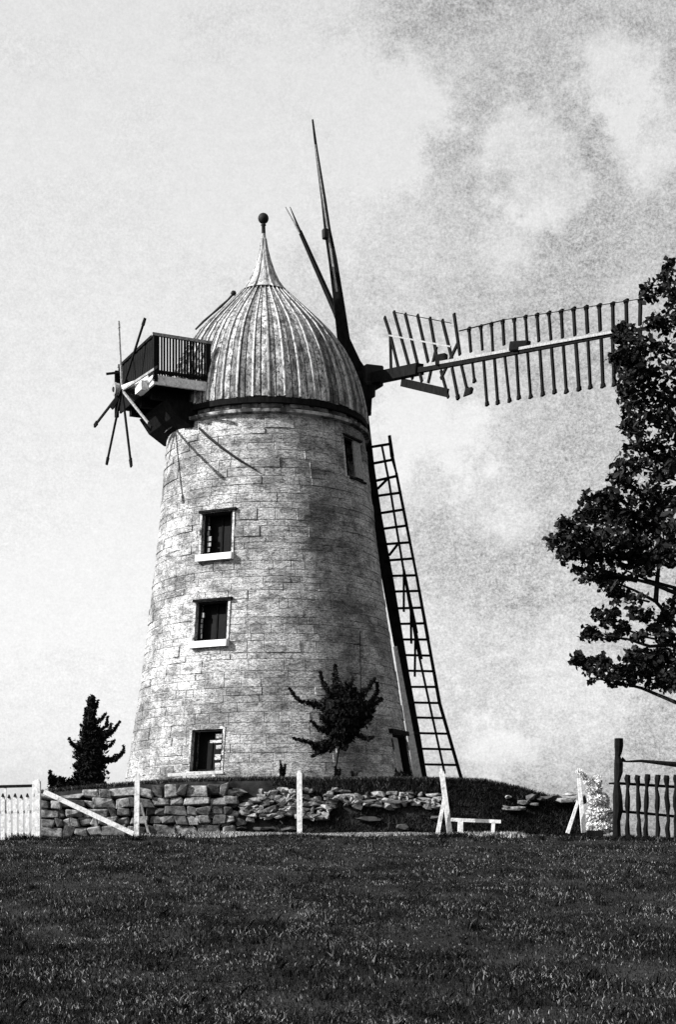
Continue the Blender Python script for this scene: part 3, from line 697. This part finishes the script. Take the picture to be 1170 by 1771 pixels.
# left: white picket gate
gate = empty('picket_gate', at(62,1452,27.3), 'white picket gate with a stout white gatepost at the left edge of the field', 'gate'); Gf = Frame(gate)
def gb(nm, a, b, w, mt, t=None, dY=0, w2=None, root=None, Y=27.3, fr=None):
    k = Y/F; return MB().bar((fr or Gf)(at(*a,Y+dY)), (fr or Gf)(at(*b,Y+dY)), w*k, (t or w)*k, (w2 or w)*k).build(nm, mt, root or gate)
gb('gatepost', (63,1351),(62.5,1455), 13, WHITE, 12, 0, 15); gb('post_cap', (63.5,1348),(63.5,1352), 7, WHITE)
for k in range(7):
    x = 47-k*10.6; gb('picket', (x,1378+(k%2)*2),(x-.3,1457), 7, WHITE, 2.5, -.03); 
    gb('picket_head', (x,1372+(k%2)*2),(x,1378+(k%2)*2), 1.5, DARKWOOD, 2, -.03, 5)
for (y, w, mt) in ((1404,5,WHITE),(1443,6,WHITE)): gb('rail', (-25,y+1),(58,y), w, mt, 3, .05)
gb('top_rail', (-25,1361),(57,1359), 5, DARKWOOD, 4, .05)
gb('upright', (9,1359),(8,1404), 4, WHITE, 3, .05)
# right: dark picket fence with tall post
fence = empty('dark_fence', at(1069,1445,27.4), 'dark rough paling fence with a tall knobbed post, at the right edge of the field', 'fence'); Ff = Frame(fence)
random.seed(9)
def rough(nm, pts, ws, Y=27.4, dY=0):
    k = Y/F; return MB().tube([Ff(at(x,y,Y+dY)) for x,y in pts], [w*k/2 for w in ws], 8, .08).build(nm, DARKWOOD, fence)
rough('fence_post', ((1071,1277),(1071,1290),(1071,1300),(1069.5,1308),(1071,1320),(1071,1335),(1068,1352),(1069,1375),(1070,1400),(1067,1420),(1068,1449)), (15,16,13,10,16,15,10,16,17,14,15))
k_ = 0
for (x, xs_) in ((1087,0),(1104,1),(1121,-1),(1138,0),(1154,1),(1170,0),(1187,1),(1203,0),(1220,-1),(1237,0)):
    rough('paling', [(x+random.uniform(-1.4,1.4)+xs_*t*3, 1340+t*109+(xs_ if t == 0 else 0)) for t in (0,.06,.14,.22,.36,.5,.6,.72,.86,1)], [9,11,8,5.5,8.5,9.5,6.5,6,9,8.5], dY=-.06)
rough('fence_rail', ((1054,1355),(1075,1355),(1110,1357),(1170,1361),(1250,1366)), (3,5,5,5,6), dY=.04)
rough('fence_rail', ((1052,1407),(1072,1403),(1110,1406),(1170,1412),(1250,1418)), (2,5,4.5,5,6), dY=.04)
rough('top_rail', ((1076,1313),(1084,1317),(1110,1316),(1140,1319),(1170,1322),(1250,1326)), (9,3,5,7,9,9), dY=.02)

# ---------------------------------------------------------------- foliage
def leaves(pts_rad, n, size, m, name, parent, fr, kind='stuff', long=1.6, up=0):
    """pts_rad: list of (centre, (rx,ry,rz)); n leaves spread through each volume, each a bent five-point leaf"""
    vs_ = []; fs = []
    for (c, rr, nn) in pts_rad:
        for _ in range(int(nn*n)):
            d = Vector([random.gauss(0,1) for _ in range(3)]).normalized()*random.random()**.45
            p = Vector(c)+Vector((d.x*rr[0], d.y*rr[1], d.z*rr[2]))
            s = size*random.choice((.5,.75,.95,1.15,1.45))*random.uniform(.85,1.15)
            a = Vector([random.gauss(0,1) for _ in range(3)])+Vector((0,0,up)); a.normalize()
            b = a.cross(Vector([random.gauss(0,1) for _ in range(3)])).normalized(); c2 = a.cross(b)
            L_ = s*long; k = len(vs_)
            for q in (p-a*L_*.5, p-a*L_*.1+b*s*.42+c2*s*.1, p+a*L_*.22+b*s*.30+c2*s*.1, p+a*L_*.5, p+a*L_*.22-b*s*.30+c2*s*.1, p-a*L_*.1-b*s*.42+c2*s*.1): vs_.append(fr(q))
            fs += [(k,k+1,k+2,k+3),(k,k+3,k+4,k+5)]
    me = bpy.data.meshes.new(name); me.from_pydata([tuple(q) for q in vs_], [], fs); me.update()
    return link(name, me, m, parent, kind)
random.seed(21)
YT = 15.0
tr = empty('broadleaf_tree', (at(1480,1500,YT).x, YT, gz(at(1480,1500,YT).x, YT)), 'dark leafy tree reaching in at the right edge in front of the sail tip', 'tree')
T = Frame(tr); kT = YT/F
tx = tr.location.x; tz = tr.location.z
MB().tube([T((tx+random.uniform(-.03,.03), YT, tz-.1+ i*.85)) for i in range(9)], [.30,.22,.2,.18,.16,.14,.11,.08,.04], 12, .05).build('trunk', BARK, tr)
BR = [[(1480,1330),(1300,1270),(1170,1215),(1110,1190),(1060,1178),(1020,1172)],
      [(1480,1240),(1300,1180),(1170,1115),(1125,1118),(1085,1105),(1050,1100)],
      [(1480,1230),(1300,1140),(1175,1085),(1135,1040),(1100,1022),(1060,1005),(1010,1000)],
      [(1135,1042),(1138,1000),(1143,960),(1130,900)],
      [(1480,1150),(1300,1060),(1180,1030),(1130,1010),(1085,998),(1040,985),(990,960),(965,940)],
      [(1480,1120),(1300,1030),(1180,1020),(1120,1003),(1080,985)],
      [(1480,1060),(1300,980),(1180,920),(1120,890),(1060,880),(1010,880)],
      [(1480,1000),(1310,900),(1190,820),(1140,790),(1100,770),(1080,745)],
      [(1480,900),(1320,800),(1200,720),(1140,680),(1090,650),(1062,640)],
      [(1480,840),(1340,740),(1210,650),(1150,600),(1110,580),(1075,572)],
      [(1480,780),(1360,670),(1230,560),(1160,500),(1152,465)],
      [(1480,700),(1430,560),(1380,440)], [(1480,760),(1600,640),(1700,560)], [(1480,1000),(1620,900),(1720,850)], [(1480,1150),(1620,1100),(1740,1080)]]
def jy(i): return YT+random.uniform(-.15,.15)
for b_ in BR:
    n = len(b_); r0 = 7 if n > 3 else 6
    MB().tube([T(at(x,y,YT+random.uniform(-.1,.1))) for x,y in b_], [max(.9, r0*(1-i/(n-.2))+1.0)*kT*.62 for i in range(n)], 7, .1).build('branch', BARK, tr)
CL = [(1157,462,10,9,.5),(1150,480,12,8,.6),(1135,508,20,8,1),(1165,512,14,26,1.3),(1118,497,8,3,.25),(1165,560,22,26,1.2),(1140,556,18,12,.7),(1128,560,26,7,.6),
 (1075,575,13,13,1.4),(1090,590,20,22,1.6),(1120,600,22,16,1.1),(1150,610,24,20,1.0),(1085,620,22,20,1.3),(1065,618,14,6,.5),(1062,622,10,5,.4),(1110,640,26,18,1.4),(1150,650,26,20,1.3),
 (1085,655,16,18,1.2),(1080,680,10,16,.9),(1120,680,30,20,1.7),(1160,690,22,24,1.4),(1095,700,20,18,1.2),(1085,730,12,14,.7),(1130,720,30,16,1.5),(1100,738,16,16,.8),(1160,740,22,22,1.3),
 (1120,765,26,12,1.0),(1100,745,12,9,.5),(1130,785,26,14,1.3),(1160,790,20,18,1.0),(1090,775,14,9,.5),(1075,800,14,9,.8),(1100,805,26,14,1.4),(1140,820,28,18,1.5),(1065,825,14,7,.5),(1080,832,22,10,.9),
 (1020,862,20,10,1.1),(1055,862,24,12,1.5),(1045,885,30,20,2.6),(1080,895,26,24,2.0),(1120,860,30,22,2.2),(1155,870,24,26,1.8),(1010,890,16,16,1.2),(975,905,9,9,.6),(992,905,8,9,.5),(1120,905,32,24,2.4),(1155,920,24,26,2.2),
 (985,928,24,16,1.6),(955,935,9,9,.5),(960,942,10,8,.5),(1020,925,34,22,3.0),(1060,935,34,20,2.8),(1100,945,34,20,2.6),(1150,960,30,20,2.4),(985,955,20,14,1.4),(1020,958,32,14,2.0),(1070,965,34,14,2.2),(1115,970,30,12,1.8),
 (1005,985,18,5,.6),(1040,990,22,9,.9),(1020,1002,18,7,.7),(1075,1000,18,8,.6),(1055,1015,16,8,.6),(1070,1025,20,8,.8),(1100,1035,16,7,.6),(1065,1042,6,8,.2),(1115,990,18,8,.6),(1050,1000,20,8,.6),
 (1100,1060,14,10,.6),(1120,1065,14,12,.7),(1160,1055,14,14,.7),(1165,1040,10,8,.4),(1150,1075,16,14,.8),(1035,1062,11,10,.7),(1052,1075,14,12,.9),(1060,1060,10,8,.5),(1022,1092,14,9,.6),(1010,1100,7,6,.3),(1030,1100,12,7,.5),(1075,1085,16,12,.9),(1060,1100,16,8,.8),(1110,1100,18,7,.6),(1135,1088,12,9,.5),(1155,1100,18,8,.6),(1155,1110,18,8,.6),
 (1000,1140,10,12,1.1),(1018,1147,12,8,.7),(1040,1140,9,7,.5),(1030,1160,18,8,.8),(1050,1150,10,10,.5),(1095,1135,16,12,1.3),(1085,1160,22,12,1.4),(1120,1140,24,16,2.2),(1155,1140,26,20,2.6),(1120,1165,30,12,1.8),(1160,1170,24,14,1.8),(1055,1170,22,8,.9),(1090,1180,20,5,.5),(1140,1185,22,7,.8),(1160,1192,16,6,.4),(1065,1185,10,5,.2),(1025,1178,8,3,.15)]
for (x,y,rx,ry,dn) in CL:
    c = at(x, y, YT+random.uniform(-.25,.25))
    leaves([(c, (rx*kT*1.05, .16+rx*kT*.6, ry*kT*1.1), dn), (c, (rx*kT*1.5, .2+rx*kT*.6, ry*kT*1.5), dn*.3)], random.randint(66,110), .044, LEAF, 'leaf_cluster', tr, T, long=1.35)
    if random.random() < .7:
        e = [at(x+random.uniform(-1.2,1.2)*rx, y+random.uniform(-1.1,1.1)*ry, YT+random.uniform(-.2,.2)) for _ in range(2)]
        MB().tube([T(at(x+rx*1.5, y+ry*.8, YT)), T(c), T(e[0])], [.012,.009,.004], 5).build('twig', BARK, tr)
        MB().tube([T(c), T(e[1])], [.008,.003], 5).build('twig', BARK, tr)
off = []
for _ in range(110):
    x = random.uniform(1185,1800); y = random.uniform(420,1220)
    if ((x-1480)/330)**2+((y-830)/430)**2 > 1: continue
    off.append((at(x,y,YT+random.uniform(-1.4,1.4)), (.25,.3,.22), 1))
leaves(off, 60, .075, LEAF, 'leaf_cluster', tr, T, long=1.3)

def spiky(name, label, cat, Y, foot, core, arms, nsz=.05, stem=None, mtl=NEEDLE, dens=1):
    r = empty(name, at(*foot, Y), label, cat); fr = Frame(r); k = Y/F
    if stem: MB().tube([fr(at(x,y,Y)) for x,y in stem], [.09 if name == 'conifer' else .018]*(len(stem)-1)+[.012], 8, .1).build('trunk', BARK, r)
    leaves([(at(x,y,Y), (rx*k, max(.12,rx*k*.8), ry*k), rx*ry/(22 if name != 'spiky_shrub' else 11)*dens) for (x,y,rx,ry) in core]+[(at(x,y,Y), (rx*k*1.3, max(.12,rx*k*.9), ry*k*1.3), rx*ry/110*dens) for (x,y,rx,ry) in core], 80, nsz, mtl, 'foliage', r, fr, long=2.2, up=.8)
    for (pts, w) in arms:
        p3 = []
        dy = random.uniform(-.35,.15)
        for i in range(len(pts)-1):
            n = max(2, int(math.dist(pts[i],pts[i+1])/2.2))
            for q in range(n):
                t = q/n; p3.append((pts[i][0]+(pts[i+1][0]-pts[i][0])*t, pts[i][1]+(pts[i+1][1]-pts[i][1])*t))
        p3.append(pts[-1]); N_ = len(p3)
        b = MB().tube([fr(at(x,y,Y+dy*i/N_)) for i,(x,y) in enumerate(p3)], [max(.008,.03*(1-i/N_)) for i in range(N_)], 5).build('branch', BARK, r)
        leaves([(at(x,y,Y+dy*i/N_), tuple([w*k*(1.5-1.2*i/N_)*random.choice((.5,.8,1.1,1.45))]*3), .42-.22*i/N_) for i,(x,y) in enumerate(p3)], 80, nsz*.85, mtl, 'foliage', b, fr, long=2.0, up=.5)
    return r
spiky('conifer', 'dark ragged conifer with upturned branch tips standing left of the windmill', 'tree', 33.2, (157,1366),
      [(158,1214,7,10),(157,1232,9,12),(156,1250,12,12),(157,1268,18,14),(157,1288,24,15),(155,1306,26,14),(155,1324,27,14),(155,1342,28,14),(155,1357,28,9)],
      [([(158,1225),(160,1207)],4),([(163,1230),(169,1212)],3),([(162,1250),(175,1245),(182,1234)],3.5),([(168,1265),(184,1256),(186,1240)],3.5),([(172,1272),(190,1262),(192,1252)],3.5),([(172,1280),(192,1268),(200,1258),(207,1248)],4.5),
       ([(170,1295),(190,1290),(198,1280)],4),([(175,1315),(196,1312),(208,1306),(214,1298),(214,1290)],5),([(175,1318),(200,1313),(212,1300)],5),([(150,1262),(144,1258),(140,1254)],3),([(140,1300),(130,1292),(121,1284)],4),([(135,1295),(124,1285),(119,1277)],2.4),([(140,1330),(127,1325)],3),([(150,1240),(148,1225)],3)],
      nsz=.042, stem=[(157,1370),(157,1320),(158,1210)])
spiky('bush', 'small low dark bush at the foot of the ragged conifer', 'bush', 33.0, (108,1368),
      [(104,1360,18,7),(92,1352,6,10),(106,1352,7,8),(122,1355,8,8)], [([(90,1355),(88,1345),(87,1334)],3.5),([(104,1355),(103,1344)],3),([(120,1356),(125,1348)],3)], nsz=.05)
spiky('spiky_shrub', 'black spiky shrub with curling branches against the front of the tower', 'shrub', 34.2, (566,1348),
      [(600,1204,24,9),(585,1198,12,10),(596,1218,36,12),(600,1234,38,14),(598,1250,34,14),(594,1266,28,12),(592,1278,18,8),(595,1289,8,7),(575,1212,14,8),(632,1222,14,9),(632,1240,12,8),(568,1242,10,8),(556,1293,14,9),(566,1286,10,6)],
      [([(580,1232),(555,1222),(535,1216),(520,1213),(508,1202),(501,1190)],5.5),([(590,1215),(570,1200),(562,1183)],7),([(562,1190),(557,1175),(554,1162)],2.4),([(592,1210),(584,1188),(581,1168),(580,1150)],7.5),([(600,1205),(605,1186),(611,1173)],7),([(602,1200),(598,1180)],5),([(610,1203),(616,1190)],5),
       ([(612,1212),(630,1198),(640,1188),(649,1173)],7.2),([(625,1225),(645,1212),(653,1196),(653,1180)],4.4),([(618,1236),(642,1222),(661,1208)],7.5),([(585,1266),(565,1264),(550,1259),(539,1248)],6),([(608,1266),(624,1273),(636,1279),(646,1275)],5),([(575,1255),(560,1245),(556,1238)],6),([(620,1240),(640,1236),(648,1228)],6),([(615,1255),(632,1252),(636,1246)],5),([(596,1280),(598,1297)],4),([(590,1275),(580,1288),(572,1300)],4),([(560,1294),(535,1284),(508,1277)],4.5),([(556,1294),(548,1304),(540,1308)],5)],
      nsz=.045, stem=[(580,1350),(582,1325),(586,1300),(592,1275),(596,1240)])
# weeds along the foot of the tower
random.seed(33)
for (x, h, wd_, lb) in ((488,34,4,'dark weed left of the spiky shrub at the tower foot'),(583,24,5,'dark weed right of the spiky shrub stem'),(612,16,4,'small dark weed between the shrub and the doorway'),(688,20,5,'dark tuft growing beside the doorway'),(700,14,4,'low dark tuft on the doorstep under the sail')):
    spiky('weed', lb, 'weed', 33.7, (x,1350), [(x,1350-h*.4,wd_,h*.35)], [([(x,1348),(x-3,1350-h)],1.5),([(x+2,1348),(x+6,1350-h*.8)],1.5)], nsz=.035, dens=1.5)
# white blossoming bush behind the right prop
bl = empty('blossom_bush', at(1035,1443,28.2), 'tall pale blossoming bush between the right prop and the dark fence', 'bush'); Bf = Frame(bl)
kb = 28.2/F
MB().tube([Bf(at(x,y,28.2)) for x,y in ((1035,1445),(1033,1410),(1025,1375),(1010,1345))], [.05,.04,.03,.01], 6).build('stem', MIDWOOD, bl)
leaves([(at(x,y,28.2), (rx*kb,.2,ry*kb), rx*ry/14) for (x,y,rx,ry) in ((1002,1334,4,6),(1009,1342,7,6),(1016,1350,6,6),(1034,1350,8,10),(1028,1365,14,12),(1036,1385,20,16),(1038,1408,24,18),(1040,1430,26,14))], 120, .034, BLOSSOM, 'blossom', bl, Bf, long=1.2)

# ---------------------------------------------------------------- grass
rng_ = np.random.default_rng(4)
gx_t = np.array([q[0] for q in GY]); gv_t = np.array([q[1] for q in GY])
def gz_np(x, y):
    side = np.where(np.abs(x) < 20, -.0022*x*x, -.88)
    return np.interp(y, gx_t, gv_t)+side*.6+.035*np.sin(x*.9+1.3)*np.sin(y*.55)+.02*np.sin(x*2.3+y*1.7)
def blades(name, x, y, z, h, w, m, label, lean=.5):
    n = len(x); a = rng_.uniform(0, 2*np.pi, n); la = rng_.uniform(0, 2*np.pi, n); ll = h*rng_.uniform(.1, lean*1.3, n)
    dx, dy = np.cos(a)*w/2, np.sin(a)*w/2
    V = np.empty((n,5,3), dtype=np.float32)
    V[:,0] = np.stack([x-dx, y-dy, z-.01], 1); V[:,1] = np.stack([x+dx, y+dy, z-.01], 1)
    mx, my, mz = x+np.cos(la)*ll*.3, y+np.sin(la)*ll*.3, z+h*.55
    V[:,2] = np.stack([mx+dx*.7, my+dy*.7, mz], 1); V[:,3] = np.stack([x+np.cos(la)*ll, y+np.sin(la)*ll, z+h], 1); V[:,4] = np.stack([mx-dx*.7, my-dy*.7, mz], 1)
    me = bpy.data.meshes.new(name); me.vertices.add(n*5); me.vertices.foreach_set('co', V.ravel())
    me.loops.add(n*5); me.loops.foreach_set('vertex_index', np.arange(n*5, dtype=np.int32))
    me.polygons.add(n); me.polygons.foreach_set('loop_start', np.arange(0, n*5, 5, dtype=np.int32)); 
    me.update(calc_edges=True); me.validate()
    o = link(name, me, m, None, 'stuff'); tag(o, label, 'grass'); return o
n = 560000
u = rng_.random(n); yy = 6.5*(30.3/6.5)**(u**.92); xx = rng_.uniform(-1, 1, n)*(yy*.24+1.0)
tuft = np.sin(xx*3.1+np.sin(yy*2.3))*np.sin(yy*2.7+1.2*np.sin(xx*1.9)); keep = rng_.random(n) < .62+.38*tuft
xx, yy = xx[keep], yy[keep]; n = len(xx)
blades('meadow_grass', xx, yy, gz_np(xx, yy), rng_.uniform(.010,.038,n)*(1+.35*np.sin(xx*1.7)*np.sin(yy*1.3)), rng_.uniform(.0025,.006,n)*(1+yy*.05), GRASS, 'rough dark meadow grass with pale dry stalks filling the whole foreground', .9)
# fringe on and along the terrace
n = 26000; px = rng_.uniform(66,1006,n); X = (px-CX)/F*WF
Yb = rng_.uniform(WF-.02, WF+3.0, n)**1.0; Yb = WF+(Yb-WF)**2/3.0
zt = np.array([top_z(a, b) for a, b in zip(X, Yb)])
blades('bank_top_grass', X, Yb, zt, rng_.uniform(.03,.11,n), rng_.uniform(.008,.016,n), grass_mat('bank_top_grass', .02, .30, .42, .66), 'short ragged grass fringing the top of the bank below the windmill', .7)
n = 42000; px = rng_.uniform(470,1004,n); X = (px-CX)/F*WF; t = rng_.random(n)
keep = (rng_.random(n) < np.interp(px, [470,720,800,1004],[.25,.5,1,1])); X, px, t = X[keep], px[keep], t[keep]; n = len(X)
lean = np.interp(px, [60,400,520,1008],[.05,.08,.42,.6])
zt = np.array([top_z(a, WF) for a in X]); zb = gz_np(X, WF-lean)-.15
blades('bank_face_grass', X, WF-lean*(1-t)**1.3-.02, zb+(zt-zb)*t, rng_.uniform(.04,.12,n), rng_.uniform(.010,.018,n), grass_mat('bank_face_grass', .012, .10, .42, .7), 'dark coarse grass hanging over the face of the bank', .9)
n = 30000; px = np.clip(rng_.normal(610,120,n), 250,900); X = (px-CX)/F*29.4; Yb = rng_.uniform(28.4,30.3,n)
blades('dry_grass_strip', X, Yb, gz_np(X,Yb), rng_.uniform(.03,.08,n), rng_.uniform(.010,.018,n), grass_mat('dry_pale_grass', .12, .5, .3, .55), 'strip of pale dry grass along the foot of the rubble wall', .8)
# broad-leaved weeds and taller tufts scattered through the meadow, and round the feet of the posts
random.seed(77)
rng_ = np.random.default_rng(8)
cx_, cy_, hh_ = [], [], []
for _ in range(420):
    Yq = 7.5*(30/7.5)**random.random(); Xq = random.uniform(-1,1)*(Yq*.23+.6); sc = random.uniform(.6,1.3)
    m = random.randint(14,40); cx_ += list(rng_.normal(Xq, .045*sc, m)); cy_ += list(rng_.normal(Yq, .045*sc, m)); hh_ += list(rng_.uniform(.04,.10,m)*sc)
for (x, Yq) in ((63,27.3),(236,27.6),(518,27.4),(779,27.7),(757,27.6),(1011,27.7),(983,27.6),(1069,27.4),(1087,27.4),(1104,27.4),(1121,27.4),(1138,27.4),(1154,27.4),(854,28),(797,28),(30,27.3),(45,27.3)):
    X0 = (x-CX)/F*Yq; m = 130
    cx_ += list(rng_.normal(X0, .09, m)); cy_ += list(rng_.normal(Yq-.08, .07, m)); hh_ += list(rng_.uniform(.04,.13,m))
cx_, cy_, hh_ = map(np.array, (cx_, cy_, hh_))
blades('grass_tufts', cx_, cy_, gz_np(cx_, cy_), hh_, rng_.uniform(.005,.011,len(cx_))*(1+cy_*.02), grass_mat('tuft_grass', .010, .16, .42, .66), 'taller loose tufts dotted over the meadow and round the feet of the posts', .9)
